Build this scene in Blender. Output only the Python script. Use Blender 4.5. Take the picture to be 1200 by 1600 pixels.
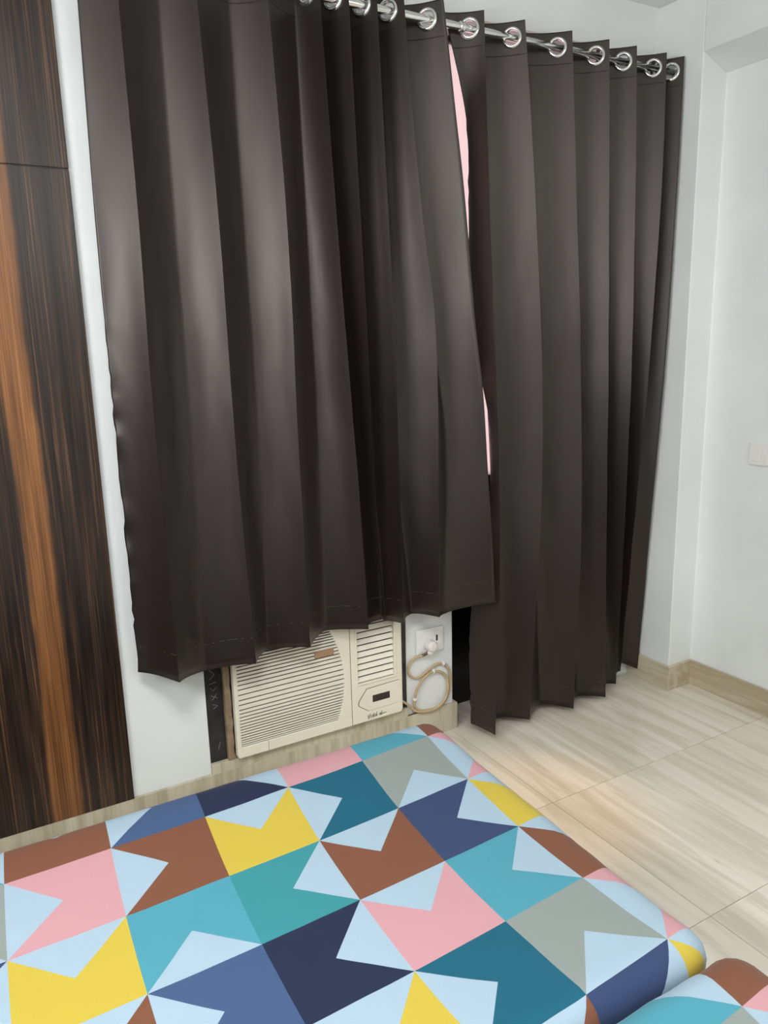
import bpy, bmesh, math, random
import numpy as np
from mathutils import Vector, Matrix, noise

for o in list(bpy.data.objects):
    bpy.data.objects.remove(o, do_unlink=True)
scene = bpy.context.scene
C = scene.collection
random.seed(7)
EYE = 1.517                       # camera height above the floor
CEIL = 2.77

# ------------------------------------------------------------------ camera
cam_data = bpy.data.cameras.new('camera')
cam = bpy.data.objects.new('camera', cam_data); C.objects.link(cam)
cam_data.sensor_fit = 'VERTICAL'; cam_data.sensor_height = 36.0
cam_data.lens = 1201.73 / 1600 * 36.0
cam_data.clip_start = 0.02
cr = Vector((0.86716687, -0.49738818, -0.02503248))
cu = Vector((0.12694732, 0.17216215, 0.97685443))
cw = Vector((0.4815662, 0.8502736, -0.2124354))
cam.matrix_world = Matrix(((cr.x, cu.x, -cw.x, 0), (cr.y, cu.y, -cw.y, 0), (cr.z, cu.z, -cw.z, EYE), (0, 0, 0, 1)))
scene.camera = cam

# ------------------------------------------------------------------ world, lights, exposure
world = bpy.data.worlds.new('world'); scene.world = world; world.use_nodes = True
wb = world.node_tree.nodes['Background']
wb.inputs['Color'].default_value = (1.0, 0.95, 0.95, 1); wb.inputs['Strength'].default_value = 1.6

def area_light(name, loc, size, power, color, rot=(0, 0, 0), size_y=None):
    d = bpy.data.lights.new(name, 'AREA'); d.energy = power; d.color = color
    d.size = size
    if size_y: d.shape = 'RECTANGLE'; d.size_y = size_y
    o = bpy.data.objects.new(name, d); C.objects.link(o)
    o.location = loc; o.rotation_euler = rot
    return o
# the square LED panel in the ceiling (its fixture is built further down)
PANEL = (-0.10, 0.20)
area_light('led_panel_light', (PANEL[0], PANEL[1], CEIL - 0.034), 0.56, 38, (0.97, 0.985, 1.0))
# the tube light on the left wall (its fitting is built further down)
TUBE_Y, TUBE_Z, TUBE_X = 0.78, 1.95, -1.05
area_light('tube_light_glow', (TUBE_X + 0.062, TUBE_Y, TUBE_Z), 0.05, 35, (0.97, 0.985, 1.0), (0, -math.pi/2, 0), 1.16)
# a second tube light high on the wall behind the camera
TUBE2_X, TUBE2_Y, TUBE2_Z = 1.2, -1.7, 2.45
area_light('rear_tube_light_glow', (TUBE2_X, TUBE2_Y + 0.062, TUBE2_Z), 1.16, 15, (0.95, 1.0, 0.98), (math.pi/2, 0, 0), 0.05)
# warm recessed downlight near the curtain
DOWN = (1.57, 1.74)
sd = bpy.data.lights.new('downlight_beam', 'SPOT'); sd.energy = 95; sd.color = (1.0, 0.62, 0.30)
sd.spot_size = math.radians(19); sd.spot_blend = 1.0; sd.shadow_soft_size = 0.03
so = bpy.data.objects.new('downlight_beam', sd); C.objects.link(so); so.location = (DOWN[0], DOWN[1], CEIL - 0.02)

vs = scene.view_settings
vs.view_transform = 'Standard'; vs.look = 'None'; vs.exposure = 0.06; vs.gamma = 1.0; vs.use_curve_mapping = False

# ------------------------------------------------------------------ helpers
def lin(r, g, b):
    f = lambda c: (c / 255 / 12.92) if c / 255 <= 0.04045 else ((c / 255 + 0.055) / 1.055) ** 2.4
    return (f(r), f(g), f(b), 1.0)

class N:
    """small helper for building node materials"""
    def __init__(s, name):
        s.m = bpy.data.materials.new(name); s.m.use_nodes = True
        s.t = s.m.node_tree; s.b = s.t.nodes['Principled BSDF']; s.out = s.t.nodes['Material Output']
    def node(s, typ, **kw):
        n = s.t.nodes.new(typ)
        for k, v in kw.items():
            if k in n.inputs: n.inputs[k].default_value = v
            else: setattr(n, k, v)
        return n
    def link(s, a, b): s.t.links.new(a, b)
    def coords(s, scale=(1, 1, 1), kind='Object', rot=(0, 0, 0)):
        if kind == 'Position':
            src = s.node('ShaderNodeNewGeometry').outputs['Position']
        else:
            src = s.node('ShaderNodeTexCoord').outputs[kind]
        mp = s.node('ShaderNodeMapping'); mp.inputs['Scale'].default_value = scale; mp.inputs['Rotation'].default_value = rot
        s.link(src, mp.inputs['Vector']); return mp.outputs['Vector']
    def noise(s, vec, scale, detail=4, rough=0.55, dist=0.0):
        n = s.node('ShaderNodeTexNoise'); n.inputs['Scale'].default_value = scale
        n.inputs['Detail'].default_value = detail; n.inputs['Roughness'].default_value = rough
        n.inputs['Distortion'].default_value = dist
        s.link(vec, n.inputs['Vector']); return n.outputs['Fac']
    def ramp(s, fac, stops):
        n = s.node('ShaderNodeValToRGB'); e = n.color_ramp.elements
        while len(e) < len(stops): e.new(0.5)
        for el, (p, c) in zip(e, stops): el.position = p; el.color = c
        s.link(fac, n.inputs['Fac']); return n.outputs['Color']
    def mix(s, fac, a, b, mode='MIX'):
        n = s.node('ShaderNodeMix', data_type='RGBA', blend_type=mode)
        for sock, v in ((n.inputs[0], fac), (n.inputs[6], a), (n.inputs[7], b)):
            if hasattr(v, 'is_linked') or hasattr(v, 'links'): s.link(v, sock)
            else: sock.default_value = v
        return n.outputs[2]
    def math(s, op, a, b=0.0):
        n = s.node('ShaderNodeMath', operation=op)
        for sock, v in ((n.inputs[0], a), (n.inputs[1], b)):
            if hasattr(v, 'links'): s.link(v, sock)
            else: sock.default_value = v
        return n.outputs[0]
    def bump(s, height, strength=0.2, dist=0.002):
        n = s.node('ShaderNodeBump'); n.inputs['Strength'].default_value = strength; n.inputs['Distance'].default_value = dist
        s.link(height, n.inputs['Height']); s.link(n.outputs['Normal'], s.b.inputs['Normal'])
    def set(s, **kw):
        for k, v in kw.items():
            sock = s.b.inputs[k.replace('_', ' ')]
            if hasattr(v, 'links'): s.link(v, sock)
            else: sock.default_value = v
        return s

def plain(name, col, rough=0.5, metal=0.0, var=0.06, scale=30, spec=0.5):
    n = N(name); f = n.noise(n.coords(), scale, 3)
    d = tuple(c * (1 - var) for c in col[:3]) + (1,); l = tuple(min(1, c * (1 + var)) for c in col[:3]) + (1,)
    n.set(Base_Color=n.ramp(f, [(0.3, d), (0.7, l)]), Roughness=rough, Metallic=metal)
    n.b.inputs['Specular IOR Level'].default_value = spec
    return n.m

# ---- mesh helpers
def obj(name, bm, mat, parent=None, smooth=False, bevel=0.0, seg=2):
    bmesh.ops.recalc_face_normals(bm, faces=bm.faces[:])
    me = bpy.data.meshes.new(name); bm.to_mesh(me); bm.free()
    return mobj(name, me, mat, parent, smooth, bevel, seg)
def mobj(name, me, mat, parent=None, smooth=False, bevel=0.0, seg=2):
    if mat and not me.materials: me.materials.append(mat)
    if smooth:
        for p in me.polygons: p.use_smooth = True
    o = bpy.data.objects.new(name, me); C.objects.link(o)
    if parent: o.parent = parent
    if bevel:
        md = o.modifiers.new('bevel', 'BEVEL'); md.width = bevel; md.segments = seg; md.limit_method = 'ANGLE'
    return o
def box(bm, x0, x1, y0, y1, z0, z1):
    v = [bm.verts.new(p) for p in ((x0,y0,z0),(x1,y0,z0),(x1,y1,z0),(x0,y1,z0),(x0,y0,z1),(x1,y0,z1),(x1,y1,z1),(x0,y1,z1))]
    for f in ((0,3,2,1),(4,5,6,7),(0,1,5,4),(1,2,6,5),(2,3,7,6),(3,0,4,7)): bm.faces.new([v[i] for i in f])
def bxo(name, dims, mat, parent=None, bevel=0.0, seg=2):
    bm = bmesh.new(); box(bm, *dims); return obj(name, bm, mat, parent, bevel=bevel, seg=seg)
def prism(bm, pts, y0, y1):
    """polygon in X-Z extruded along Y"""
    a = [bm.verts.new((x, y0, z)) for x, z in pts]; b = [bm.verts.new((x, y1, z)) for x, z in pts]
    bm.faces.new(a); bm.faces.new(b[::-1]); n = len(pts)
    for i in range(n): bm.faces.new((a[i], b[i], b[(i+1) % n], a[(i+1) % n]))
def tube(bm, pts, r, n=8, cap=True):
    pts = [Vector(p) for p in pts]; rings = []; up = None
    for i, p in enumerate(pts):
        t = (pts[min(i+1, len(pts)-1)] - pts[max(i-1, 0)]).normalized()
        if up is None:
            up = Vector((0, 0, 1)) if abs(t.z) < 0.9 else Vector((1, 0, 0))
        s = t.cross(up).normalized(); up = s.cross(t).normalized()
        rr = r[i] if isinstance(r, (list, tuple)) else r
        rings.append([bm.verts.new(p + rr * (math.cos(k*2*math.pi/n) * s + math.sin(k*2*math.pi/n) * up)) for k in range(n)])
    for a, b in zip(rings, rings[1:]):
        for k in range(n): bm.faces.new((a[k], a[(k+1) % n], b[(k+1) % n], b[k]))
    if cap: bm.faces.new(rings[0][::-1]); bm.faces.new(rings[-1])
def lathe(bm, prof, M, n=32):
    """profile [(r, h)] turned about local Z, placed by matrix M"""
    rings = [[bm.verts.new(M @ Vector((r*math.cos(k*2*math.pi/n), r*math.sin(k*2*math.pi/n), h))) for k in range(n)] for r, h in prof]
    for a, b in zip(rings, rings[1:]):
        for k in range(n): bm.faces.new((a[k], a[(k+1) % n], b[(k+1) % n], b[k]))
    return rings
def catmull(pts, m=8):
    P = [Vector(p) for p in pts]; P = [2*P[0]-P[1]] + P + [2*P[-1]-P[-2]]; out = []
    for i in range(1, len(P)-2):
        a, b, c, d = P[i-1:i+3]
        for k in range(m):
            t = k/m; out.append(0.5*((2*b)+(c-a)*t+(2*a-5*b+4*c-d)*t*t+(3*b-3*c+d-a)*t**3))
    out.append(P[-2]); return out
def tag(o, label=None, cat=None, group=None, kind=None):
    if label: o['label'] = label
    if cat: o['category'] = cat
    if group: o['group'] = group
    if kind: o['kind'] = kind
    return o
def thing(name, label, cat, loc=(0, 0, 0), group=None):
    o = bpy.data.objects.new(name, None); C.objects.link(o); o.empty_display_size = 0.05
    o.location = loc; return tag(o, label, cat, group)
def keep(parent, *kids):
    """parent parts that were built in world coordinates"""
    for k in kids: k.parent = parent; k.matrix_parent_inverse = Matrix.Translation(parent.location).inverted()
def struct(name, dims, mat, bevel=0.0):
    return tag(bxo(name, dims, mat, bevel=bevel), kind='structure')

# ------------------------------------------------------------------ materials
n = N('white_paint'); f = n.noise(n.coords(kind='Position'), 3.0, 5); f2 = n.noise(n.coords(kind='Position'), 90, 3)
n.set(Base_Color=n.ramp(f, [(0.3, lin(224, 226, 225)), (0.7, lin(233, 235, 234))]), Roughness=0.5); n.bump(f2, 0.05, 0.001); M_WALL = n.m
n = N('ceiling_paint'); f = n.noise(n.coords(kind='Position'), 2.0, 3)
n.set(Base_Color=n.ramp(f, [(0.3, lin(228, 230, 228)), (0.7, lin(235, 236, 235))]), Roughness=0.7); M_CEIL = n.m

def marble(name, lo, hi, dark, axis, rough):
    n = N(name)
    # veins run along `axis`
    sc = {'y': (6.0, 0.5, 6.0), 'x': (0.55, 9.0, 9.0), 'z': (7, 7, 0.6)}[axis]
    v = n.coords(sc, 'Position')
    rnd = n.node('ShaderNodeObjectInfo').outputs['Random']
    off = n.node('ShaderNodeVectorMath', operation='ADD'); comb = n.node('ShaderNodeCombineXYZ')
    n.link(n.math('MULTIPLY', rnd, 40.0), comb.inputs['X']); n.link(n.math('MULTIPLY', rnd, 17.0), comb.inputs['Y'])
    n.link(v, off.inputs[0]); n.link(comb.outputs['Vector'], off.inputs[1]); v = off.outputs['Vector']
    a = n.noise(v, 0.9, 8, 0.62, 0.25); b = n.noise(v, 3.2, 6, 0.6, 0.4); c = n.noise(v, 1.9, 9, 0.7, 0.7)
    col = n.ramp(a, [(0.32, lo), (0.5, tuple((p+q)/2 for p, q in zip(lo, hi))), (0.66, hi)])
    col = n.mix(n.ramp(b, [(0.40, (0.75, 0.75, 0.75, 1)), (0.56, (0, 0, 0, 1))]), col, dark)
    crack = n.ramp(c, [(0.315, (0.55, 0.55, 0.55, 1)), (0.335, (0, 0, 0, 1))])
    col = n.mix(crack, col, tuple(x*0.5 for x in dark[:3]) + (1,))
    n.set(Base_Color=col, Roughness=rough); n.b.inputs['Specular IOR Level'].default_value = 0.45
    return n.m
M_FLOOR = marble('marble_floor', lin(218, 209, 192), lin(235, 228, 215), lin(203, 192, 172), 'y', 0.11)
M_SKIRT_X = marble('marble_skirting_along_window_wall', lin(182, 172, 148), lin(203, 195, 174), lin(160, 150, 126), 'z', 0.3)
M_SKIRT_Y = marble('marble_skirting_along_side_wall', lin(188, 174, 147), lin(204, 193, 170), lin(168, 152, 124), 'y', 0.3)
M_GROUT = plain('grout', lin(160, 146, 122), 0.8)

# dark striped veneer with a run of orange sapwood
n = N('ebony_veneer'); p = n.coords((1, 1, 1), 'Position')
sep = n.node('ShaderNodeSeparateXYZ'); n.link(p, sep.inputs[0])
warp = n.noise(n.coords((2.2, 2.2, 1.1), 'Position'), 1.6, 3)
fine = n.noise(n.coords((230, 230, 1.9), 'Position'), 1.0, 7, 0.65, 0.55)
wide = n.noise(n.coords((24, 24, 0.8), 'Position'), 1.0, 5, 0.6, 0.9)
stripe = n.ramp(fine, [(0.34, lin(36, 29, 27)), (0.50, lin(56, 44, 38)), (0.58, lin(80, 61, 48)), (0.68, lin(122, 90, 62))])
darkv = n.ramp(wide, [(0.35, lin(150, 140, 136)), (0.62, lin(255, 246, 238))])
base = n.mix(1.0, stripe, darkv, 'MULTIPLY')
sap = n.ramp(fine, [(0.30, lin(88, 58, 36)), (0.46, lin(122, 80, 46)), (0.62, lin(150, 100, 60))])
cx = n.math('ADD', sep.outputs['X'], n.math('MULTIPLY', n.math('SUBTRACT', warp, 0.5), 0.07))
d = n.math('ABSOLUTE', n.math('SUBTRACT', cx, 0.185))
d2 = n.math('ABSOLUTE', n.math('SUBTRACT', cx, -0.33))
d = n.math('MINIMUM', d, d2)
d = n.math('ADD', d, n.math('MULTIPLY', n.math('SUBTRACT', fine, 0.5), 0.012))
msk = n.ramp(d, [(0.032, (1, 1, 1, 1)), (0.047, (0, 0, 0, 1))])
sap = n.mix(1.0, sap, n.ramp(wide, [(0.30, lin(150, 140, 132)), (0.60, (1, 1, 1, 1))]), 'MULTIPLY')
n.set(Base_Color=n.mix(msk, base, sap), Roughness=0.34); n.b.inputs['Specular IOR Level'].default_value = 0.35
n.bump(fine, 0.05, 0.001); M_VENEER = n.m

# satin blackout cloth; a little light comes through from behind
n = N('brown_satin_curtain'); uv = n.coords((1, 1, 1), 'Position')
wv = n.noise(n.coords((700, 700, 160), 'Position'), 1.0, 2); sm = n.noise(n.coords((6, 6, 2.5), 'Position'), 1.0, 4)
wr = n.noise(n.coords((5, 5, 5), 'Position'), 2.0, 3, 0.5, 0.6)
col = n.ramp(sm, [(0.3, lin(20, 15, 15)), (0.7, lin(24, 18, 17))])
n.set(Base_Color=col, Roughness=0.44, IOR=1.5); n.b.inputs['Specular IOR Level'].default_value = 0.64; n.b.inputs['Specular Tint'].default_value = (1.0, 0.9, 0.84, 1)
n.b.inputs['Sheen Weight'].default_value = 0.03; n.b.inputs['Sheen Roughness'].default_value = 0.45
n.b.inputs['Sheen Tint'].default_value = (0.9, 0.85, 0.82, 1)
n.b.inputs['Anisotropic'].default_value = 0.0
h = n.math('ADD', n.math('MULTIPLY', wv, 0.15), wr); n.bump(h, 0.12, 0.006)
tr = n.node('ShaderNodeBsdfTranslucent'); tr.inputs['Color'].default_value = (0.03, 0.012, 0.013, 1)
ad = n.node('ShaderNodeAddShader'); n.link(n.b.outputs[0], ad.inputs[0]); n.link(tr.outputs[0], ad.inputs[1]); n.link(ad.outputs[0], n.out.inputs['Surface'])
M_CURT = n.m
M_STITCH = plain('stitching_thread', lin(78, 70, 63), 0.5)
M_SEAM = plain('seam_fold', lin(30, 27, 26), 0.7)
n = N('chrome'); n.set(Base_Color=n.ramp(n.noise(n.coords(), 8, 2), [(0.3, (0.78, 0.78, 0.77, 1)), (0.7, (0.84, 0.84, 0.83, 1))]), Metallic=1.0, Roughness=0.16); M_CHROME = n.m

M_AC = plain('aged_cream_plastic', lin(234, 226, 208), 0.42, var=0.04, scale=6)
M_ACSLAT = plain('cream_slat_plastic', lin(234, 226, 209), 0.42, var=0.03, scale=10)
M_DARK = plain('dark_recess', lin(26, 24, 24), 0.7)
M_DISPLAY = plain('dark_display', lin(40, 32, 34), 0.25)
M_INK = plain('grey_lettering', lin(58, 60, 58), 0.5)
M_CREASE = plain('groove_and_flap_shade', lin(120, 110, 92), 0.7)  # darker cream for the grooves and the painted shade round the flap
M_TAPE = plain('black_sealing_tape', lin(44, 42, 42), 0.4, var=0.35, scale=24)
M_MARK = plain('pale_tape_marks', lin(120, 118, 116), 0.6)
M_FOAM = plain('brown_filler', lin(142, 122, 98), 0.9, var=0.35, scale=22)
M_STAIN = plain('brown_sticker', lin(176, 138, 106), 0.6)
M_PLATE = plain('white_switch_plastic', lin(232, 230, 228), 0.3, var=0.015)
M_PLUG = plain('white_plug_plastic', lin(226, 218, 212), 0.4, var=0.03)
M_CORD = plain('beige_cord', lin(190, 164, 124), 0.45, var=0.10, scale=40)
M_DARKCORD = plain('brown_cord_sleeve', lin(96, 74, 52), 0.5)
M_DOOR = plain('black_door_paint', lin(17, 16, 18), 0.35, var=0.2)
M_FRAME = plain('brown_window_frame', lin(56, 42, 36), 0.45)
M_BASE = plain('dark_bed_board', lin(38, 36, 40), 0.6)
n = N('frosted_glass'); tr = n.node('ShaderNodeBsdfTranslucent')
n.link(n.ramp(n.noise(n.coords(), 3, 2), [(0.3, (0.80, 0.68, 0.69, 1)), (0.7, (0.86, 0.74, 0.75, 1))]), tr.inputs['Color'])
gl = n.node('ShaderNodeBsdfGlossy', Roughness=0.15); mx = n.node('ShaderNodeMixShader'); mx.inputs[0].default_value = 0.05
n.link(tr.outputs[0], mx.inputs[1]); n.link(gl.outputs[0], mx.inputs[2]); n.link(mx.outputs[0], n.out.inputs['Surface']); M_GLASS = n.m
n = N('lamp_diffuser'); n.set(Base_Color=(0.9, 0.9, 0.9, 1)); n.b.inputs['Emission Color'].default_value = (0.95, 1, 0.97, 1); n.b.inputs['Emission Strength'].default_value = 4; M_LED = n.m
n = N('warm_lamp_lens'); n.set(Base_Color=(0.9, 0.8, 0.6, 1)); n.b.inputs['Emission Color'].default_value = (1, 0.7, 0.4, 1); n.b.inputs['Emission Strength'].default_value = 4; M_WARM = n.m
# printed cotton: the print is stored per face corner
n = N('printed_cotton'); at = n.node('ShaderNodeVertexColor', layer_name='print')
wv = n.noise(n.coords((900, 900, 900), 'Position'), 1.0, 2); big = n.noise(n.coords((3, 3, 3), 'Position'), 2.0, 4, 0.5, 0.4)
fade = n.ramp(wv, [(0.3, (0.93, 0.93, 0.93, 1)), (0.7, (1, 1, 1, 1))])
n.set(Base_Color=n.mix(1.0, at.outputs['Color'], fade, 'MULTIPLY'), Roughness=0.75)
n.b.inputs['Specular IOR Level'].default_value = 0.25; n.b.inputs['Sheen Weight'].default_value = 0.1
n.bump(n.math('ADD', n.math('MULTIPLY', wv, 0.04), big), 0.22, 0.012); M_SHEET = n.m

# ------------------------------------------------------------------ the room
WY = 2.354            # face of the window wall
SK = 2.342            # face of its marble skirting
PX, RX, PILY = 2.62, 2.76, 2.13     # corner pier face, recessed side wall face, front of the pier
LX, BY = -1.05, -1.7   # left wall, wall behind the camera
SKH = 0.112
DOORX0, DOORX1, DOORH = 1.625, 2.30, 2.59
ACX0, ACX1, ACZ0, ACZ1 = 0.636, 1.414, 0.10, 0.60
WINX0, WINX1, WINZ0, WINZ1 = 0.70, 1.56, 0.66, 2.42

floor = struct('floor', (LX-0.2, RX+0.2, BY-0.2, WY+0.6, -0.12, -0.006), M_GROUT)
tm = {}
def tile(x0, x1, y0, y1):
    key = (round(x1-x0, 3), round(y1-y0, 3))
    g = 0.0009
    if key not in tm:
        bm = bmesh.new(); box(bm, g, x1-x0-g, g, y1-y0-g, -0.006, 0.0)
        bmesh.ops.recalc_face_normals(bm, faces=bm.faces[:])
        me = bpy.data.meshes.new('floor_tile'); bm.to_mesh(me); bm.free(); me.materials.append(M_FLOOR); tm[key] = me
    o = bpy.data.objects.new('floor_tile', tm[key]); C.objects.link(o); o.location = (x0, y0, 0); o.parent = floor
ys = [1.747 - 0.617*k for k in range(-1, 7)]
xs = [1.612 - 1.22*k for k in range(-1, 4)]
for y in ys:
    for x in xs:
        x0, x1 = max(x, LX), min(x+1.22, RX); y0, y1 = max(y, BY), min(y+0.617, WY+0.30)
        if x1-x0 > 0.03 and y1-y0 > 0.03: tile(x0, x1, y0, y1)

struct('ceiling', (LX-0.2, RX+0.2, BY-0.2, WY+0.6, CEIL, CEIL+0.12), M_CEIL)
struct('wall_left', (LX-0.15, LX, BY-0.15, WY+0.35, -0.1, CEIL), M_WALL)
struct('wall_front', (LX, RX+0.15, BY-0.15, BY, -0.1, CEIL), M_WALL)
# side wall: pier, recessed wall and the beam above it
def wall_right():
    bm = bmesh.new()
    pts = [(PX, WY+0.35), (PX, PILY), (RX, PILY), (RX, BY), (RX+0.15, BY), (RX+0.15, WY+0.35)]
    lo = [bm.verts.new((x, y, -0.1)) for x, y in pts]; hi = [bm.verts.new((x, y, CEIL)) for x, y in pts]
    bm.faces.new(lo); bm.faces.new(hi[::-1])
    for i in range(6): bm.faces.new((lo[i], hi[i], hi[(i+1) % 6], lo[(i+1) % 6]))
    return tag(obj('wall_right', bm, M_WALL, bevel=0.004), kind='structure')
wr_ = wall_right()
bm = bmesh.new()
v = [(PX, 2.551), (RX, 2.497), (RX, CEIL), (PX, CEIL)]
a = [bm.verts.new((x, BY, z)) for x, z in v]; b = [bm.verts.new((x, PILY, z)) for x, z in v]
bm.faces.new(a); bm.faces.new(b[::-1])
for i in range(4): bm.faces.new((a[i], b[i], b[(i+1) % 4], a[(i+1) % 4]))
o = obj('beam', bm, M_WALL, wr_, bevel=0.003)

# window wall with openings for the cooler, the window and the balcony door
def wall_back():
    bm = bmesh.new(); T = WY + 0.24
    def b(x0, x1, z0, z1): box(bm, x0, x1, WY, T, z0, z1)
    b(LX, ACX0, -0.1, CEIL)
    b(ACX0, ACX1, -0.1, ACZ0); b(ACX0, ACX1, ACZ1, WINZ0)
    b(ACX1, DOORX0, -0.1, WINZ0)
    b(ACX0, WINX0, WINZ0, CEIL); b(WINX1, DOORX0, WINZ0, CEIL); b(WINX0, WINX1, WINZ1, CEIL)
    b(DOORX0, DOORX1, DOORH, CEIL); b(DOORX1, PX, -0.1, CEIL)
    return tag(obj('wall_back', bm, M_WALL), kind='structure')
wall_back()
# recessed shaft of the cooler's sleeve, closed at the back
bxo('sleeve_back', (ACX0, ACX1, WY+0.16, WY+0.2, ACZ0, ACZ1), M_DARK, bpy.data.objects['wall_back'])

# window above the cooler
w1 = tag(bpy.data.objects.new('window_1', None), kind='structure'); C.objects.link(w1)
fy0, fy1 = WY+0.10, WY+0.15
def frame_bars(parent, x0, x1, z0, z1, t, mat, mull):
    for d in ((x0, x0+t, fy0, fy1, z0, z1), (x1-t, x1, fy0, fy1, z0, z1), (x0+t, x1-t, fy0, fy1, z0, z0+t), (x0+t, x1-t, fy0, fy1, z1-t, z1)):
        bxo('frame_bar', d, mat, parent, bevel=0.003)
    for xm in mull: bxo('mullion', (xm-t/2, xm+t/2, fy0, fy1, z0+t, z1-t), mat, parent, bevel=0.003)
frame_bars(w1, WINX0, WINX1, WINZ0, WINZ1, 0.045, M_FRAME, [(WINX0+WINX1)/2])
xm = (WINX0+WINX1)/2
for x0, x1 in ((WINX0+0.045, xm-0.0225), (xm+0.0225, WINX1-0.045)):
    bxo('pane', (x0, x1, fy0+0.02, fy0+0.026, WINZ0+0.045, WINZ1-0.045), M_GLASS, w1)
# balcony door: black below, frosted pane above
d1 = tag(bpy.data.objects.new('door_1', None), kind='structure'); C.objects.link(d1)
dy0, dy1 = WY+0.158, WY+0.20
bxo('door_panel', (DOORX0, DOORX1, dy0, dy1, 0.0, 0.98), M_DOOR, d1, bevel=0.003)
for x0, x1 in ((DOORX0, DOORX0+0.06), (DOORX1-0.06, DOORX1)): bxo('door_stile', (x0, x1, dy0, dy1, 0.98, DOORH), M_DOOR, d1, bevel=0.003)
bxo('door_rail', (DOORX0+0.06, DOORX1-0.06, dy0, dy1, DOORH-0.02, DOORH), M_DOOR, d1, bevel=0.003)
bxo('pane', (DOORX0+0.06, DOORX1-0.06, dy0+0.018, dy0+0.024, 0.98, DOORH-0.02), M_GLASS, d1)

# skirting
struct('baseboard_back', (LX, DOORX0+0.017, SK, WY, 0.0, SKH), M_SKIRT_X, bevel=0.002)
struct('trim_1', (ACX0+0.001, ACX1-0.001, SK+0.0005, WY+0.10, 0.1005, 0.146), M_SKIRT_X, bevel=0.002)
struct('baseboard_reveal', (DOORX0, DOORX0+0.017, WY, WY+0.155, 0.0, SKH), M_SKIRT_Y, bevel=0.002)
bm = bmesh.new(); s = 0.014
pts = [(PX, WY+0.0), (PX, PILY), (RX, PILY), (RX, BY), (RX-s, BY), (RX-s, PILY-s), (PX-s, PILY-s), (PX-s, WY)]
lo = [bm.verts.new((x, y, 0)) for x, y in pts]; hi = [bm.verts.new((x, y, SKH)) for x, y in pts]
bm.faces.new(lo[::-1]); bm.faces.new(hi)
for i in range(8): bm.faces.new((lo[i], hi[i], hi[(i+1) % 8], lo[(i+1) % 8]))
tag(obj('baseboard_right', bm, M_SKIRT_Y, bevel=0.002), kind='structure')

# veneer boards on the left of the window wall
vp = thing('wall_panelling', 'dark striped wood veneer panelling left of the curtain', 'wall panel', (-0.33, SK, SKH))
keep(vp, bxo('veneer_board', (LX+0.001, 0.378, SK-0.002, WY-0.0005, SKH+0.0005, 1.999), M_VENEER, bevel=0.0015),
         bxo('veneer_board', (LX+0.001, 0.378, SK-0.002, WY-0.0005, 2.0015, CEIL-0.001), M_VENEER, bevel=0.0015))

# ceiling fixtures (above the frame, they light the room)
px, py = PANEL
lp = thing('ceiling_light_panel', 'square white LED panel light on the ceiling over the bed', 'ceiling light', (px, py, CEIL))
bm = bmesh.new()
for d in ((px-0.30, px+0.30, py-0.30, py-0.28), (px-0.30, px+0.30, py+0.28, py+0.30), (px-0.30, px-0.28, py-0.28, py+0.28), (px+0.28, px+0.30, py-0.28, py+0.28)):
    box(bm, *d, CEIL-0.03, CEIL-0.0005)
keep(lp, obj('panel_frame', bm, M_PLATE), bxo('diffuser', (px-0.28, px+0.28, py-0.28, py+0.28, CEIL-0.024, CEIL-0.0005), M_LED))
tl = thing('tube_light', 'white LED tube light mounted high on the left wall', 'wall light', (TUBE_X, TUBE_Y, TUBE_Z))
keep(tl, bxo('batten', (TUBE_X+0.0005, TUBE_X+0.030, TUBE_Y-0.62, TUBE_Y+0.62, TUBE_Z-0.028, TUBE_Z+0.028), M_PLATE, bevel=0.004))
for sy in (-1, 1): keep(tl, bxo('end_cap', (TUBE_X+0.030, TUBE_X+0.060, TUBE_Y+sy*0.605-0.012, TUBE_Y+sy*0.605+0.012, TUBE_Z-0.022, TUBE_Z+0.022), M_PLATE, bevel=0.004))
bm = bmesh.new(); tube(bm, [(TUBE_X+0.044, TUBE_Y-0.594, TUBE_Z), (TUBE_X+0.044, TUBE_Y+0.594, TUBE_Z)], 0.014, 16); keep(tl, obj('tube', bm, M_LED, smooth=True))
tl = thing('tube_light', 'white LED tube light high on the wall opposite the window', 'wall light', (TUBE2_X, TUBE2_Y, TUBE2_Z))
keep(tl, bxo('batten', (TUBE2_X-0.62, TUBE2_X+0.62, TUBE2_Y+0.0005, TUBE2_Y+0.030, TUBE2_Z-0.028, TUBE2_Z+0.028), M_PLATE, bevel=0.004))
for sx in (-1, 1): keep(tl, bxo('end_cap', (TUBE2_X+sx*0.605-0.012, TUBE2_X+sx*0.605+0.012, TUBE2_Y+0.030, TUBE2_Y+0.060, TUBE2_Z-0.022, TUBE2_Z+0.022), M_PLATE, bevel=0.004))
bm = bmesh.new(); tube(bm, [(TUBE2_X-0.594, TUBE2_Y+0.044, TUBE2_Z), (TUBE2_X+0.594, TUBE2_Y+0.044, TUBE2_Z)], 0.014, 16); keep(tl, obj('tube', bm, M_LED, smooth=True))
dl = thing('downlight', 'small round recessed warm downlight in the ceiling near the curtain', 'ceiling light', (DOWN[0], DOWN[1], CEIL))
bm = bmesh.new(); lathe(bm, [(0.030, -0.001), (0.030, -0.008), (0.045, -0.006), (0.048, -0.001)], Matrix.Translation((DOWN[0], DOWN[1], CEIL)))
bm2 = bmesh.new(); r_ = lathe(bm2, [(0.029, -0.002), (0.010, -0.003)], Matrix.Translation((DOWN[0], DOWN[1], CEIL))); bm2.faces.new(r_[-1])
keep(dl, obj('trim_ring', bm, M_CHROME, smooth=True), obj('lens', bm2, M_WARM))

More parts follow.
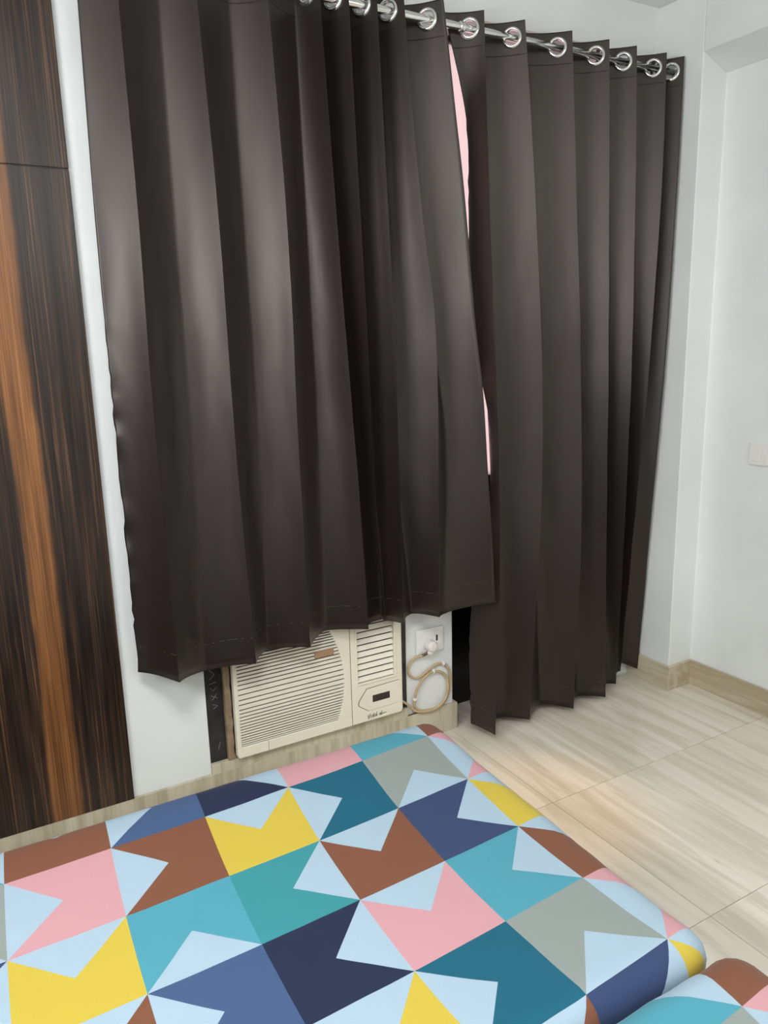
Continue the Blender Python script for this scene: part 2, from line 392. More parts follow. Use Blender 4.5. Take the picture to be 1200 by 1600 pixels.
# ------------------------------------------------------------------ curtains
ROD_Y, ROD_Z, TOP = 2.24, 2.506, 2.553
LEFT_FOLDS = [
   [(2.383, 0.426, 2.25), (1.88, 0.414, 2.24), (1.301, 0.412, 2.24), (0.557, 0.42, 2.28)],
   [(2.381, 0.516, 2.2), (1.878, 0.515, 2.19), (1.407, 0.504, 2.17), (0.554, 0.508, 2.155)],
   [(2.425, 0.636, 2.265), (1.896, 0.632, 2.26), (1.328, 0.626, 2.245), (0.537, 0.613, 2.23)],
   [(2.417, 0.72, 2.2), (1.892, 0.736, 2.195), (1.324, 0.739, 2.185), (0.549, 0.754, 2.17)],
   [(2.461, 0.834, 2.27), (1.909, 0.838, 2.27), (1.312, 0.842, 2.265), (0.544, 0.831, 2.27)],
   [(2.451, 0.921, 2.2), (1.919, 0.943, 2.2), (1.31, 0.946, 2.195), (0.552, 0.95, 2.19)],
   [(2.498, 1.036, 2.275), (1.936, 1.042, 2.275), (1.297, 1.053, 2.275), (0.561, 1.051, 2.28)],
   [(2.474, 1.075, 2.19), (1.927, 1.102, 2.19), (1.297, 1.137, 2.19), (0.56, 1.179, 2.215)],
   [(2.5, 1.095, 2.29), (1.9, 1.12, 2.29), (1.2, 1.19, 2.29), (0.545, 1.215, 2.29)],
   [(2.49, 1.167, 2.19), (2.22, 1.174, 2.19), (1.597, 1.201, 2.2), (0.57, 1.25, 2.25)],
   [(2.5, 1.19, 2.29), (1.9, 1.2, 2.29), (1.2, 1.25, 2.29), (0.545, 1.29, 2.29)],
   [(2.507, 1.261, 2.19), (2.232, 1.27, 2.19), (1.596, 1.294, 2.19), (0.553, 1.318, 2.21)],
   [(2.5, 1.275, 2.29), (1.9, 1.29, 2.29), (1.2, 1.34, 2.29), (0.55, 1.4, 2.29)],
   [(2.523, 1.354, 2.19), (2.244, 1.375, 2.19), (1.896, 1.405, 2.18), (1.592, 1.447, 2.18), (0.555, 1.457, 2.19)],
   [(2.5, 1.405, 2.29), (1.9, 1.43, 2.28), (1.2, 1.53, 2.24), (0.55, 1.5, 2.22)],
   [(2.548, 1.497, 2.19), (2.264, 1.538, 2.19), (1.905, 1.58, 2.18), (1.591, 1.6, 2.165), (1.333, 1.626, 2.155), (0.779, 1.667, 2.15), (0.579, 1.68, 2.15)],
]
RIGHT_FOLDS = [
   [(2.55, 1.558, 2.275), (2.245, 1.642, 2.275), (1.95, 1.651, 2.27), (1.767, 1.656, 2.27), (1.506, 1.665, 2.26), (1.254, 1.723, 2.25), (0.993, 1.731, 2.25), (0.824, 1.714, 2.25), (0.501, 1.654, 2.27), (0.042, 1.661, 2.28)],
   [(2.567, 1.662, 2.205), (2.282, 1.67, 2.2), (1.591, 1.701, 2.19), (0.909, 1.721, 2.18), (0.035, 1.692, 2.165)],
   [(2.55, 1.727, 2.29), (1.6, 1.749, 2.305), (0.9, 1.78, 2.3), (0.03, 1.787, 2.275)],
   [(2.56, 1.83, 2.205), (1.982, 1.885, 2.2), (1.125, 1.932, 2.19), (0.035, 1.885, 2.19)],
   [(2.55, 1.908, 2.29), (1.6, 1.938, 2.305), (0.9, 1.98, 2.3), (0.034, 2.011, 2.265)],
   [(2.556, 2.038, 2.205), (2.003, 2.075, 2.2), (0.854, 2.133, 2.19), (0.031, 2.102, 2.165)],
   [(2.55, 2.103, 2.29), (1.6, 2.135, 2.305), (0.9, 2.18, 2.3), (0.027, 2.201, 2.25)],
   [(2.57, 2.213, 2.205), (2.004, 2.237, 2.2), (0.836, 2.272, 2.19), (0.033, 2.286, 2.175)],
   [(2.55, 2.237, 2.29), (1.6, 2.272, 2.305), (0.9, 2.32, 2.3), (0.037, 2.38, 2.26)],
   [(2.56, 2.351, 2.205), (2.012, 2.373, 2.2), (0.822, 2.377, 2.19), (0.037, 2.413, 2.24)],
   [(2.55, 2.398, 2.29), (1.6, 2.416, 2.305), (0.9, 2.44, 2.3), (0.051, 2.487, 2.3)],
   [(2.562, 2.508, 2.205), (2.021, 2.512, 2.2), (0.805, 2.47, 2.22), (0.058, 2.496, 2.29)],
   [(2.55, 2.521, 2.29), (1.6, 2.521, 2.305), (0.9, 2.52, 2.3), (0.074, 2.539, 2.32)],
   [(2.561, 2.6, 2.2), (2.026, 2.598, 2.2), (0.785, 2.594, 2.24), (0.041, 2.607, 2.29)],
]


def fold_eval(knots, z):
    """smooth X, Y of one fold line at height z"""
    k = sorted(knots); zs = [q[0] for q in k]
    out = []
    for c in (1, 2):
        vals = [q[c] for q in k]; m = len(zs)
        sl = [(vals[i+1]-vals[i])/(zs[i+1]-zs[i]) for i in range(m-1)]
        tg = [sl[0]] + [0.5*(sl[i-1]+sl[i]) for i in range(1, m-1)] + [sl[-1]]
        if z <= zs[0]: out.append(vals[0]); continue
        if z >= zs[-1]: out.append(vals[-1] + tg[-1]*(z-zs[-1])*0.5); continue
        i = max(j for j in range(m-1) if zs[j] <= z)
        h = zs[i+1]-zs[i]; t = (z-zs[i])/h
        out.append((2*t**3-3*t*t+1)*vals[i] + (t**3-2*t*t+t)*h*tg[i] + (-2*t**3+3*t*t)*vals[i+1] + (t**3-t*t)*h*tg[i+1])
    return out

SEG = 18
def curtain(name, folds, label, eyelet_at, seed):
    root = thing(name, label, 'curtain', (sum(f[0][1] for f in folds)/len(folds), ROD_Y, TOP), 'curtains on the chrome rod')
    nf = len(folds); cols = []
    hem = [min(q[0] for q in f) for f in folds]
    for s in range(nf-1):
        for k in range(SEG + (1 if s == nf-2 else 0)): cols.append((s, k/SEG))
    # rows: q = 0 top .. 1 hem
    head = [0.0045*i for i in range(26)]
    rows = [('h', d) for d in head] + [('b', (i+1)/74) for i in range(74)]
    def point(s, t, row):
        te = t*t*(3-2*t)
        hz = hem[s]*(1-t) + hem[s+1]*t
        z = TOP - row[1] if row[0] == 'h' else (TOP-head[-1]) + (hz-(TOP-head[-1]))*row[1]
        a = fold_eval(folds[s], z); b = fold_eval(folds[s+1], z)
        e = (0.35*t + 0.65*t*t) if s % 2 == 0 else 1 - (0.35*(1-t) + 0.65*(1-t)**2)   # crisp at the front crease, soft in the hollow
        x = a[0] + (b[0]-a[0])*t; y = a[1] + (b[1]-a[1])*e
        down = max(0.0, (TOP-z)/2.0)
        w = noise.noise(Vector((x*7+seed, z*1.3, seed))) * 0.010 * min(1, down*2)
        w += noise.noise(Vector((x*22+seed, z*5.0, 3.1))) * 0.0028 * min(1, down*2)
        y += w
        if s == 0 and t < 0.55 and seed < 5:       # puckered selvedge on the outer edge
            p = (1 - t/0.55) ** 2 * min(1, max(0, (1.75 - z) * 2.0)) if z < 1.75 else 0
            y += p * (0.005 * math.sin(z*92 + 3*math.sin(z*17)) + 0.016 * noise.noise(Vector((x*18, z*24, 8)))); x += p * 0.0014 * math.sin(z*61+4*math.sin(z*9))
        if s == 0 and seed > 5 and z < 2.4:
            p = (1-t)**3; x += p*0.006*(noise.noise(Vector((z*26, 2, 5))))
        return Vector((x, y, z))
    grid = [[point(s, t, r) for s, t in cols] for r in rows]
    # eyelets sit on the faces between two folds
    eyes = []
    for s in eyelet_at:
        a = fold_eval(folds[s], ROD_Z); b = fold_eval(folds[s+1], ROD_Z)
        q = min(max((ROD_Y - a[1])/(b[1]-a[1]), 0.2), 0.8)
        if s % 2: q = 1 - q
        t = (-0.35 + math.sqrt(0.35**2 + 4*0.65*q))/1.3; slope = 0.35 + 1.3*t
        if s % 2: t = 1 - t
        c = Vector((a[0]+(b[0]-a[0])*t, ROD_Y, ROD_Z))
        d = Vector((b[0]-a[0], (b[1]-a[1])*slope, 0)).normalized(); nrm = Vector((d.y, -d.x, 0))
        eyes.append((c, nrm, 1.0 if s % 2 == 0 else 0.45))
    bm = bmesh.new()
    vs_ = [[bm.verts.new(p) for p in r] for r in grid]
    for i in range(len(rows)-1):
        for j in range(len(cols)-1):
            q = (vs_[i][j], vs_[i][j+1], vs_[i+1][j+1], vs_[i+1][j])
            if i < 26:
                c = (q[0].co+q[2].co)/2
                if any((c-e).length < 0.0268 for e, _, _ in eyes): continue
            bm.faces.new(q)
    loose = [v for v in bm.verts if not v.link_faces]; bmesh.ops.delete(bm, geom=loose, context='VERTS')
    bm.edges.ensure_lookup_table(); crest = set()
    for s in range(1, nf-1, 2):
        for i in range(len(rows)): crest.add(vs_[i][s*SEG])
    crest = {v for v in crest if v.is_valid}
    for e in bm.edges:
        if e.verts[0] in crest and e.verts[1] in crest: e.smooth = False
    me = bpy.data.meshes.new('curtain_panel'); bm.to_mesh(me); bm.free()
    pan = mobj('curtain_panel', me, M_CURT, smooth=True)
    sd_ = pan.modifiers.new('cloth_thickness', 'SOLIDIFY'); sd_.thickness = 0.0016; sd_.offset = 0
    keep(root, pan)
    for c, nrm, th in eyes:
        bm = bmesh.new()
        Mx = Matrix.Translation(c) @ nrm.to_track_quat('Z', 'Y').to_matrix().to_4x4()
        prof = [(r, h*th) for r, h in [(0.0232, -0.006), (0.0232, 0.006), (0.0245, 0.0076), (0.0285, 0.0080), (0.0330, 0.0050), (0.0340, 0.0015), (0.0340, -0.0015), (0.0330, -0.0050), (0.0285, -0.0080), (0.0245, -0.0076), (0.0232, -0.006)]]
        lathe(bm, prof, Mx, 36)
        keep(root, tag(obj('eyelet', bm, M_CHROME, smooth=True), 'chrome eyelet ring'))
    # stitched seams: under the header and above the hem
    def seam(nm, zoff, mat, r, from_top, dash):
        bm = bmesh.new(); pts = []
        for s in range(nf-1):
            for k in range(SEG):
                t = k/SEG; hz = hem[s]*(1-t)+hem[s+1]*t
                fr = zoff/(TOP-hz) if from_top else 1 - zoff/(TOP-hz)
                z = TOP + (hz-TOP)*fr
                row = ('b', (TOP-head[-1]-z)/(TOP-head[-1]-hz)) if z < TOP-head[-1] else ('h', TOP-z)
                p = point(s, t, row); q = point(s, min(t+0.03, 1.0), row); d = (q-p)
                nn = Vector((d.y, -d.x, 0)).normalized() if d.length > 1e-6 else Vector((0, -1, 0))
                pts.append(p + nn*0.0012)
        if dash:
            for i in range(0, len(pts)-1, 1):
                if random.random() < 0.52: continue
                tube(bm, [pts[i], pts[i].lerp(pts[i+1], 0.6)], r, 4)
        else:
            tube(bm, pts, r, 4)
        keep(root, tag(obj(nm, bm, mat), kind='stuff' if dash else None))
    seam('hem_stitching', 0.085, M_STITCH, 0.0011, False, True)
    seam('header_seam', 0.100, M_SEAM, 0.0010, True, False)
    return root
curtain('curtain', LEFT_FOLDS, 'short dark brown satin curtain hanging over the air conditioner', range(0, len(LEFT_FOLDS)-1), 1.7)
curtain('curtain', RIGHT_FOLDS, 'long dark brown satin curtain reaching down to the floor', range(0, len(RIGHT_FOLDS)-1), 9.3)

rod = thing('curtain_rod', 'shiny chrome curtain rod carrying both brown curtains', 'curtain rod', (1.45, ROD_Y, ROD_Z))
bm = bmesh.new(); tube(bm, [(0.22, ROD_Y, ROD_Z), (2.59, ROD_Y, ROD_Z)], 0.0122, 20); keep(rod, obj('pole', bm, M_CHROME, smooth=True))
bm = bmesh.new(); lathe(bm, [(0.0123, -0.012), (0.0155, -0.010), (0.0155, -0.003), (0.0135, 0), (0.0155, 0.003), (0.0155, 0.010), (0.0123, 0.012)], Matrix.Translation((1.60, ROD_Y, ROD_Z)) @ Matrix.Rotation(math.pi/2, 4, 'Y'), 20)
keep(rod, obj('joint_ring', bm, M_CHROME, smooth=True))
for x in (0.30, 1.535):
    bm = bmesh.new(); tube(bm, [(x, ROD_Y+0.010, ROD_Z), (x, WY-0.004, ROD_Z)], 0.006, 12)
    lathe(bm, [(0.0, -0.006), (0.020, -0.006), (0.024, 0.0), (0.024, 0.004)], Matrix.Translation((x, WY-0.0045, ROD_Z)) @ Matrix.Rotation(math.pi/2, 4, 'X'), 20)
    keep(rod, obj('bracket', bm, M_CHROME, smooth=True))
bm = bmesh.new(); lathe(bm, [(0.0, 0.0), (0.012, 0.0), (0.020, 0.003), (0.022, 0.012), (0.019, 0.014), (0.0125, 0.014)], Matrix.Translation((2.619, ROD_Y, ROD_Z)) @ Matrix.Rotation(-math.pi/2, 4, 'Y'), 24)
keep(rod, obj('wall_cup', bm, M_CHROME, smooth=True))

# ------------------------------------------------------------------ window air conditioner
AY = 2.318                                     # its front face
AX0, AX1, AZ0, AZ1 = 0.722, 1.374, 0.156, 0.580
ac = thing('air_conditioner', 'cream window air conditioner set low in the wall under the short curtain', 'air conditioner', ((AX0+AX1)/2, AY, AZ0))
P = []
P.append(bxo('body', (AX0+0.012, AX1-0.012, AY+0.022, WY+0.155, AZ0+0.004, AZ1-0.004), M_AC, bevel=0.004))
P.append(bxo('grille_backing', (AX0+0.012, 1.150, AY+0.0195, AY+0.0225, AZ0+0.03, AZ1-0.02), M_DARK))
SPX = 1.158                                     # seam between grille half and control half
def arc_x(z):                                   # curved right end of the slots
    return 1.131 - 0.030*((z-0.345)/0.15)**2
def front_plate():
    bm = bmesh.new()
    gz0, gz1, gx0 = 0.194, AZ1-0.022, 0.7365
    y0, y1 = AY, AY+0.024
    prism(bm, [(AX0+0.006, AZ0), (SPX, AZ0), (SPX, gz0), (gx0, gz0), (AX0, gz0), (AX0, AZ0+0.006)], y0, y1)
    prism(bm, [(AX0, gz0), (gx0, gz0), (gx0, gz1), (AX0, gz1)], y0, y1)
    prism(bm, [(AX0, gz1), (gx0, gz1), (SPX, gz1), (SPX, AZ1), (AX0+0.006, AZ1), (AX0, AZ1-0.006)], y0, y1)
    zz = [gz0 + (gz1-gz0)*i/24 for i in range(25)]
    prism(bm, [(arc_x(z), z) for z in zz] + [(SPX, gz1), (SPX, gz0)], y0, y1)
    return obj('front_grille_frame', bm, M_AC, bevel=0.002)
P.append(front_plate())
# slots: pitch is widest at mid height and tightens towards both ends
zs = [0.196, 0.203, 0.211, 0.219, 0.228, 0.238, 0.248, 0.258, 0.268, 0.279, 0.291, 0.303, 0.316, 0.330, 0.348, 0.365, 0.384, 0.403, 0.419, 0.434, 0.447, 0.460, 0.473, 0.485, 0.497, 0.508, 0.518, 0.528, 0.537, 0.546, 0.557]
for z0, z1 in zip(zs, zs[1:]):
    gap = 0.0036 if z1-z0 < 0.009 else 0.0042
    zm = (z0+z1)/2
    bm = bmesh.new(); xr = arc_x(zm)+0.006
    pr = [(AY+0.0015, z0+gap/2), (AY+0.0015, z1-gap/2), (AY+0.006, z1-gap/2-0.0006), (AY+0.006, z0+gap/2+0.0006)]
    a = [bm.verts.new((0.734, y, zz)) for y, zz in pr]; b = [bm.verts.new((xr, y, zz)) for y, zz in pr]
    bm.faces.new(a); bm.faces.new(b[::-1])
    for i in range(4): bm.faces.new((a[i], b[i], b[(i+1) % 4], a[(i+1) % 4]))
    P.append(obj('grille_slat', bm, M_ACSLAT))
# right half: outlet surround, louvres, control door
VX0, VX1, VZ0, VZ1 = 1.186, 1.340, 0.312, AZ1-0.026
bm = bmesh.new(); y0, y1 = AY+0.001, AY+0.024
prism(bm, [(SPX+0.002, AZ0), (AX1-0.010, AZ0), (AX1-0.003, AZ0+0.004), (AX1, AZ0+0.012), (AX1, VZ0), (SPX+0.002, VZ0)], y0, y1)
prism(bm, [(SPX+0.002, VZ0), (VX0, VZ0), (VX0, VZ1), (SPX+0.002, VZ1)], y0, y1)
prism(bm, [(VX1, VZ0), (AX1, VZ0), (AX1, VZ1), (VX1, VZ1)], y0, y1)
prism(bm, [(SPX+0.002, VZ1), (AX1, VZ1), (AX1, AZ1-0.012), (AX1-0.010, AZ1), (SPX+0.002, AZ1)], y0, y1)
P.append(obj('outlet_surround', bm, M_AC, bevel=0.002))
bm = bmesh.new()      # raised lip round the louvres
t = 0.007
for d in ((VX0-t, VX1+t, VZ0-t, VZ0), (VX0-t, VX1+t, VZ1, VZ1+t), (VX0-t, VX0, VZ0, VZ1), (VX1, VX1+t, VZ0, VZ1)):
    box(bm, d[0], d[1], AY-0.003, AY+0.004, d[2], d[3])
P.append(obj('outlet_lip', bm, M_AC, bevel=0.002))
P.append(bxo('outlet_backing', (VX0-0.002, VX1+0.002, AY+0.0205, AY+0.0225, VZ0, VZ1), M_DARK))
nl = 10; st = (VZ1-VZ0)/nl
for i in range(nl):
    zc = VZ0 + st*(i+0.5); bm = bmesh.new()
    pr = [(AY+0.003, zc-st*0.33), (AY+0.012, zc+st*0.33), (AY+0.0145, zc+st*0.31), (AY+0.0055, zc-st*0.37)]
    a = [bm.verts.new((VX0+0.001, y, zz)) for y, zz in pr]; b = [bm.verts.new((VX1-0.001, y, zz)) for y, zz in pr]
    bm.faces.new(a); bm.faces.new(b[::-1])
    for k in range(4): bm.faces.new((a[k], b[k], b[(k+1) % 4], a[(k+1) % 4]))
    P.append(obj('louvre', bm, M_ACSLAT))
# control door, a five-sided flap with a display window
door = [(1.186, 0.232), (1.190, 0.243), (1.222, 0.284), (1.360, 0.288), (1.372, 0.288), (1.372, 0.200), (1.228, 0.196), (1.189, 0.225)]
bm = bmesh.new(); prism(bm, door, AY-0.0015, AY+0.006); P.append(obj('control_door', bm, M_AC, bevel=0.0012)); cdoor = P[-1]
bm = bmesh.new()      # darker strip that paints the shade in the gap round the flap
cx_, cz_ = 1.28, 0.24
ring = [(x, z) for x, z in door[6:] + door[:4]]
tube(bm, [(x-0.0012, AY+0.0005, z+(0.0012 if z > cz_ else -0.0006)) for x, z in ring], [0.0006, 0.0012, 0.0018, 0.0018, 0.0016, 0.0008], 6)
gap_ = obj('flap_gap_shade', bm, M_CREASE)
bm = bmesh.new(); dz = [(1.244, 0.232), (1.315, 0.2285), (1.315, 0.2515), (1.244, 0.255)]
prism(bm, [(1.2435, 0.2275), (1.3165, 0.2275), (1.3165, 0.2545), (1.2435, 0.2545)], AY-0.0020, AY-0.0010)
disp = obj('display', bm, M_DISPLAY)
P.append(gap_)
# script lettering at the foot of the control half
def strokes(name, lines, r, mat, y):
    bm = bmesh.new()
    for l in lines: tube(bm, [(x, y, z) for x, z in l], r, 5)
    return obj(name, bm, mat)
lx, lz, u = 1.222, 0.168, 0.0085
def S(*p): return [(lx + a*u, lz + b*u) for a, b in p]
script = [S((0,1.6),(.25,.6),(.4,-.5),(.9,1.2),(1.2,1.9)), S((1.5,1.0),(1.5,0.1),(1.8,.05)), S((1.55,1.5),(1.6,1.6)),
          S((2.9,.9),(2.3,1.0),(2.1,.3),(2.6,0),(2.9,.6),(3.0,2.0)), S((2.95,1.2),(2.95,0),(3.2,0.05)), S((3.5,.9),(3.6,.1),(4.1,.1),(4.2,.8),(3.7,1.0)),
          S((4.5,2.1),(4.45,0.1),(4.8,0.05)), S((6.6,.9),(6.0,1.0),(5.7,.3),(6.2,0),(6.6,.6),(6.6,0.05)), S((6.9,1.9),(6.8,.1),(7.3,.2),(7.6,.7),(7.9,.4),(9.2,.55))]
P.append(tag(strokes('lettering', script, 0.0009, M_INK, AY-0.0004), 'small grey script lettering'))
P.append(bxo('centre_groove', (SPX-0.0005, SPX+0.0025, AY+0.002, AY+0.006, AZ0+0.002, AZ1-0.002), M_CREASE))
P.append(bxo('lower_groove', (0.8318, 0.8332, AY-0.0004, AY+0.002, AZ0+0.002, 0.193), M_CREASE))
P.append(bxo('brown_sticker', (1.020, 1.094, AY-0.0004, AY+0.002, 0.450, 0.474), M_STAIN))
keep(ac, *P)
keep(cdoor, disp); disp.parent = cdoor; disp.matrix_parent_inverse = Matrix.Identity(4)

# packing round the cooler
tp = thing('sealing_tape', 'black sealing tape strip left of the cream air conditioner', 'tape', (0.66, WY, ACZ0))
tpb = bxo('tape', (ACX0+0.0005, 0.695, WY+0.006, WY+0.012, 0.1465, ACZ1-0.001), M_TAPE)
mk = []
rs = random.Random(3)
zz = 0.48
mk += [[(0.655, zz), (0.672, zz-0.018), (0.655, zz-0.034)], [(0.654, zz-0.050), (0.676, zz-0.046)], [(0.656, zz-0.064), (0.664, zz-0.076), (0.676, zz-0.066)],
       [(0.657, zz-0.092), (0.677, zz-0.104)], [(0.675, zz-0.090), (0.659, zz-0.108)], [(0.660, zz-0.124), (0.676, zz-0.132), (0.661, zz-0.140)]]
mk += [[(0.668, 0.19), (0.676, 0.215)]]
keep(tp, tpb, *[tag(strokes('tape_mark', [q], 0.0012, M_MARK, WY+0.0055), 'pale illegible mark on the tape') for q in mk])  # invented strokes in place of the tape's illegible pale marks
def ragged(name, x0, x1, y0, y1, z0, z1, mat, amp):
    bm = bmesh.new(); n_ = 30; L = []; Rr = []
    for i in range(n_+1):
        z = z0+(z1-z0)*i/n_
        xa = x0+amp*noise.noise(Vector((z*30, 1, 0))); xb = x1+amp*noise.noise(Vector((z*30, 7, 0)))
        L.append([bm.verts.new((xa, y0+amp*noise.noise(Vector((z*40, 3, 0))), z)), bm.verts.new((xb, y0, z)), bm.verts.new((xb, y1, z)), bm.verts.new((xa, y1, z))])
    bm.faces.new(L[0]); bm.faces.new(L[-1][::-1])
    for a, b in zip(L, L[1:]):
        for k in range(4): bm.faces.new((a[k], a[(k+1) % 4], b[(k+1) % 4], b[k]))
    return obj(name, bm, mat)
tag(ragged('filler_strip', 0.697, 0.7175, WY-0.012, WY+0.03, 0.1468, ACZ1-0.004, M_FOAM, 0.0035), 'ragged brown filler strip between black tape and air conditioner', 'filler strip')
tag(bxo('sealing_tape', (1.376, ACX1-0.0005, WY+0.004, WY+0.012, 0.1465, ACZ1-0.001), M_TAPE), 'dark sealing strip between air conditioner and white socket wall', 'tape')

# ------------------------------------------------------------------ socket, plug and cord
sk = thing('power_socket', 'white wall socket with a plug in it beside the air conditioner', 'socket', (1.516, WY, 0.352))
keep(sk, bxo('cover_plate', (1.455, 1.578, WY-0.012, WY-0.0003, 0.352, 0.450), M_PLATE, bevel=0.004, seg=3),
         bxo('socket_face', (1.468, 1.530, WY-0.0135, WY-0.0115, 0.360, 0.442), M_PLATE, bevel=0.001),
         bxo('rocker', (1.533, 1.567, WY-0.0150, WY-0.0115, 0.364, 0.438), M_PLATE, bevel=0.002))
keep(sk, tag(bxo('rocker_mark', (1.541, 1.548, WY-0.0158, WY-0.0146, 0.396, 0.420), M_DARK), 'black switch mark'))
cord_bits = []
bm = bmesh.new()
lathe(bm, [(0.0, 0.0), (0.020, 0.0), (0.023, 0.003), (0.022, 0.030), (0.016, 0.036), (0.0, 0.037)], Matrix.Translation((1.508, WY-0.0138, 0.388)) @ Matrix.Rotation(math.pi/2, 4, 'X'), 24)
prism(bm, [(1.487, 0.362), (1.504, 0.356), (1.512, 0.372), (1.496, 0.382)], WY-0.044, WY-0.022)
cord_bits.append(tag(obj('plug', bm, M_PLUG, smooth=False, bevel=0.002), 'white plug'))
cy = WY-0.010
path = [(1.494, WY-0.030, 0.366), (1.478, WY-0.022, 0.352), (1.452, cy, 0.346), (1.424, cy, 0.328), (1.4155, cy, 0.303), (1.424, cy, 0.278), (1.447, cy, 0.262), (1.477, cy, 0.266), (1.510, cy, 0.283),
        (1.548, cy, 0.296), (1.583, cy, 0.287), (1.605, cy, 0.254), (1.6095, cy, 0.212), (1.602, cy, 0.165), (1.580, cy, 0.128), (1.545, cy-0.008, 0.1195), (1.500, cy-0.010, 0.1195), (1.462, cy-0.008, 0.127), (1.441, cy, 0.150),
        (1.441, cy-0.004, 0.185), (1.455, cy-0.006, 0.225), (1.486, cy-0.006, 0.258), (1.526, cy-0.006, 0.272), (1.568, cy-0.006, 0.258), (1.592, cy-0.006, 0.222), (1.593, cy-0.006, 0.175), (1.572, cy-0.010, 0.138),
        (1.530, cy-0.016, 0.121), (1.480, cy-0.016, 0.121), (1.440, cy-0.012, 0.132), (1.412, cy-0.006, 0.160), (1.385, cy-0.004, 0.185), (1.377, cy+0.008, 0.190)]
bm = bmesh.new(); tube(bm, catmull(path, 6), 0.0048, 8); pg = tag(obj('power_cord', bm, M_CORD, smooth=True), 'coiled beige power cord'); keep(ac, pg)
bm = bmesh.new(); tube(bm, catmull([(1.497, WY-0.031, 0.370), (1.486, WY-0.027, 0.358), (1.474, WY-0.018, 0.350)], 4), 0.0058, 8); cord_bits.append(obj('sleeve', bm, M_DARKCORD, smooth=True))
for (x, z, a) in ((1.5735, 0.293, 0.2), (1.5265, 0.2725, 0.1), (1.442, 0.178, 1.4)):
    bm = bmesh.new(); tube(bm, [(x-0.004*math.cos(a), cy-0.003, z-0.004*math.sin(a)), (x+0.004*math.cos(a), cy-0.003, z+0.004*math.sin(a))], 0.0085, 10)
    cord_bits.append(tag(obj('cord_clip', bm, M_PLATE), 'white cord clip'))
for k in cord_bits: k.parent = pg
bm = bmesh.new(); tube(bm, catmull([(1.402, SK+0.004, SKH+0.003), (1.415, SK+0.002, SKH+0.004), (1.440, SK+0.005, SKH+0.0035), (1.462, SK+0.006, SKH+0.003)], 5), [0.0025]*16, 6)
tag(obj('wire_scrap', bm, M_DARKCORD), 'short dark scrap of wire lying on the marble ledge', 'wire')

# switch plate on the side wall
sp = thing('switch_plate', 'white switch plate on the right-hand side wall', 'switch', (RX, 1.84, 1.017))
keep(sp, bxo('cover_plate', (RX-0.011, RX-0.0003, 1.772, 1.912, 1.017, 1.108), M_PLATE, bevel=0.004, seg=3))
for k in range(3):
    y1 = 1.895-0.036*k
    keep(sp, bxo('rocker', (RX-0.0135, RX-0.0105, y1-0.033, y1, 1.032, 1.092), M_PLATE, bevel=0.0015))

# ------------------------------------------------------------------ bed and mattresses
tag(bxo('bed_base', (-1.0, 1.11, -0.235, 1.610, 0.0, 0.3565), M_BASE, bevel=0.01), 'dark low bed base under the two patterned mattresses', 'bed base')
COL = dict(B=lin(144, 91, 66), P=lin(234, 174, 181), Y=lin(232, 205, 78), T=lin(90, 176, 196), G=lin(66, 162, 170), N=lin(36, 46, 78),
           S=lin(76, 102, 146), U=lin(60, 78, 120), D=lin(22, 108, 134), R=lin(164, 173, 168), K=lin(190, 216, 234))
PRINT = [['PL', 'BL', 'YT', 'DL', 'RB'], ['YT', 'TB', 'GR', 'BT', 'UR'], ['BT', 'SL', 'NR', 'PT', 'TR']]
COL = {k: tuple(0.66*x for x in c[:3]) + (1,) for k, c in COL.items()}
Q = [[-0.01205, 1.51255], [0.19998, 0.0005], [-0.01308, -0.1936], [0.00014, 0.00137], [-0.00051, -0.00022], [0.00222, -0.00101]]
def cloth_xy(i, j):
    ic, jc = min(max(i, 0), 5), min(max(j, 0), 4)
    b = (1, ic, jc, ic*ic, ic*jc, jc*jc)
    p = [sum(q[c]*w for q, w in zip(Q, b)) for c in (0, 1)]
    di = [Q[1][c] + 2*Q[3][c]*ic + Q[4][c]*jc for c in (0, 1)]; dj = [Q[2][c] + 2*Q[5][c]*jc + Q[4][c]*ic for c in (0, 1)]
    return [p[c] + di[c]*(i-ic) + dj[c]*(j-jc) for c in (0, 1)]
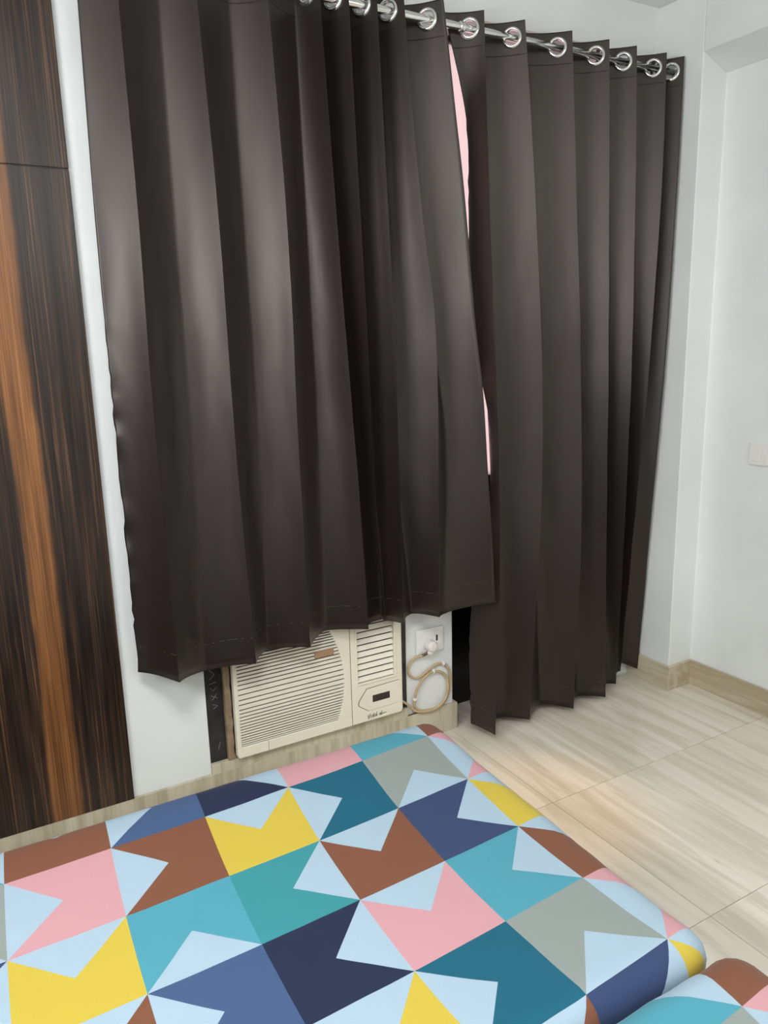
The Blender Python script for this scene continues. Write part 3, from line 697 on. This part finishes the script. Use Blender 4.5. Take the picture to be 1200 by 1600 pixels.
def mattress(name, label, x0, x1, y0, y1, top, drop, r, sag, shift, irange, jrange, seed, taper=0.0):
    n_ = 14
    yc, hw = (y0+y1)/2, (y1-y0)/2
    arc = r*math.pi/2
    def place(i, j):
        s, t = cloth_xy(i, j); s += shift[0]; t += shift[1]
        fx0, fx1, fy0, fy1 = x0+r, x1-r, y0+r, y1-r
        fx1 -= taper*min(1, max(0, (1.15-t)/0.4))
        cx = min(max(s, fx0), fx1); cyy = min(max(t, fy0), fy1)
        ex, ey = s-cx, t-cyy; d = math.hypot(ex, ey)
        z = top - max(0, sag*(1-((cyy-1.12-shift[1])/0.44)**2))
        z += 0.0022*noise.noise(Vector((s*5+seed, t*5, 0))) + 0.0012*noise.noise(Vector((s*14, t*14+seed, 2)))
        if d < 1e-9: return Vector((cx, cyy, z))
        ux, uy = ex/d, ey/d
        if d < arc: a = d/r; h, dn = r*math.sin(a), r*(1-math.cos(a))
        else: h, dn = r, min(r + (d-arc), drop)
        if d > arc: h -= 0.016*min(1, (dn-r)/(drop-r+1e-6))**2
        wob = 0.004*noise.noise(Vector((s*16+seed, t*16, 4)))*min(1, d/0.06)
        if ex > 0 and ey < 0: wob += 0.007*noise.noise(Vector((s*40, t*40, 9)))*min(1, d/0.07)   # gathers at the near corner
        h += wob
        return Vector((cx+ux*h, cyy+uy*h, z-dn*(z-top+drop)/drop))
    i0, i1 = irange; j0, j1 = jrange
    nu, nv = (i1-i0)*n_, (j1-j0)*n_
    verts = [place(i0+a/n_, j0+b/n_) for b in range(nv+1) for a in range(nu+1)]
    faces, cols = [], []
    L = {'L': 0, 'R': 1, 'T': 2, 'B': 3}
    for b in range(nv):
        for a in range(nu):
            ci, cj = i0 + a//n_, j0 + b//n_
            u, v_ = (a % n_), (b % n_)
            code = PRINT[cj % 3][ci % 5]; main, notch = COL[code[0]], code[1]
            q = [b*(nu+1)+a, b*(nu+1)+a+1, (b+1)*(nu+1)+a+1, (b+1)*(nu+1)+a]
            def colour(uu, vv):
                x, y = uu/n_-0.5, vv/n_-0.5
                side = ('L' if x < 0 else 'R') if abs(x) > abs(y) else ('T' if y < 0 else 'B')
                return COL['K'] if side == notch else main
            if u == v_:
                faces += [(q[0], q[1], q[2]), (q[0], q[2], q[3])]; cols += [colour(u+0.7, v_+0.3), colour(u+0.3, v_+0.7)]
            elif u + v_ == n_-1:
                faces += [(q[0], q[1], q[3]), (q[1], q[2], q[3])]; cols += [colour(u+0.3, v_+0.3), colour(u+0.7, v_+0.7)]
            else:
                faces.append(tuple(q)); cols.append(colour(u+0.5, v_+0.5))
    me = bpy.data.meshes.new(name); me.from_pydata(verts, [], faces)
    ca = me.color_attributes.new('print', 'FLOAT_COLOR', 'CORNER')
    buf = np.zeros((len(me.loops), 4), dtype=np.float32)
    for p, c in zip(me.polygons, cols): buf[p.loop_start:p.loop_start+p.loop_total] = c
    ca.data.foreach_set('color', buf.ravel())
    root = thing(name, label, 'mattress', ((x0+x1)/2, yc, top-drop), 'patterned mattresses')
    sheet = mobj('fitted_sheet', me, M_SHEET, smooth=True)
    core = bxo('foam_core', (x0+0.028, x1-0.028, y0+0.028, y1-0.028, top-drop+0.002, top-sag-0.03), M_PLATE, bevel=0.02)
    keep(root, sheet, core)
    return root
mattress('mattress', 'mattress in colourful geometric print sheet lying nearest the window wall', -0.95, 1.066, 0.709, 1.647, 0.517, 0.16, 0.048, 0.026, (0, 0), (-6, 7), (-2, 6), 0.0, 0.024)
mattress('mattress', 'second colourful geometric print mattress at the near right corner', -0.93, 1.060, -0.25, 0.699, 0.518, 0.161, 0.055, 0.02, (-0.048, -0.953), (-6, 7), (-2, 6), 4.0)
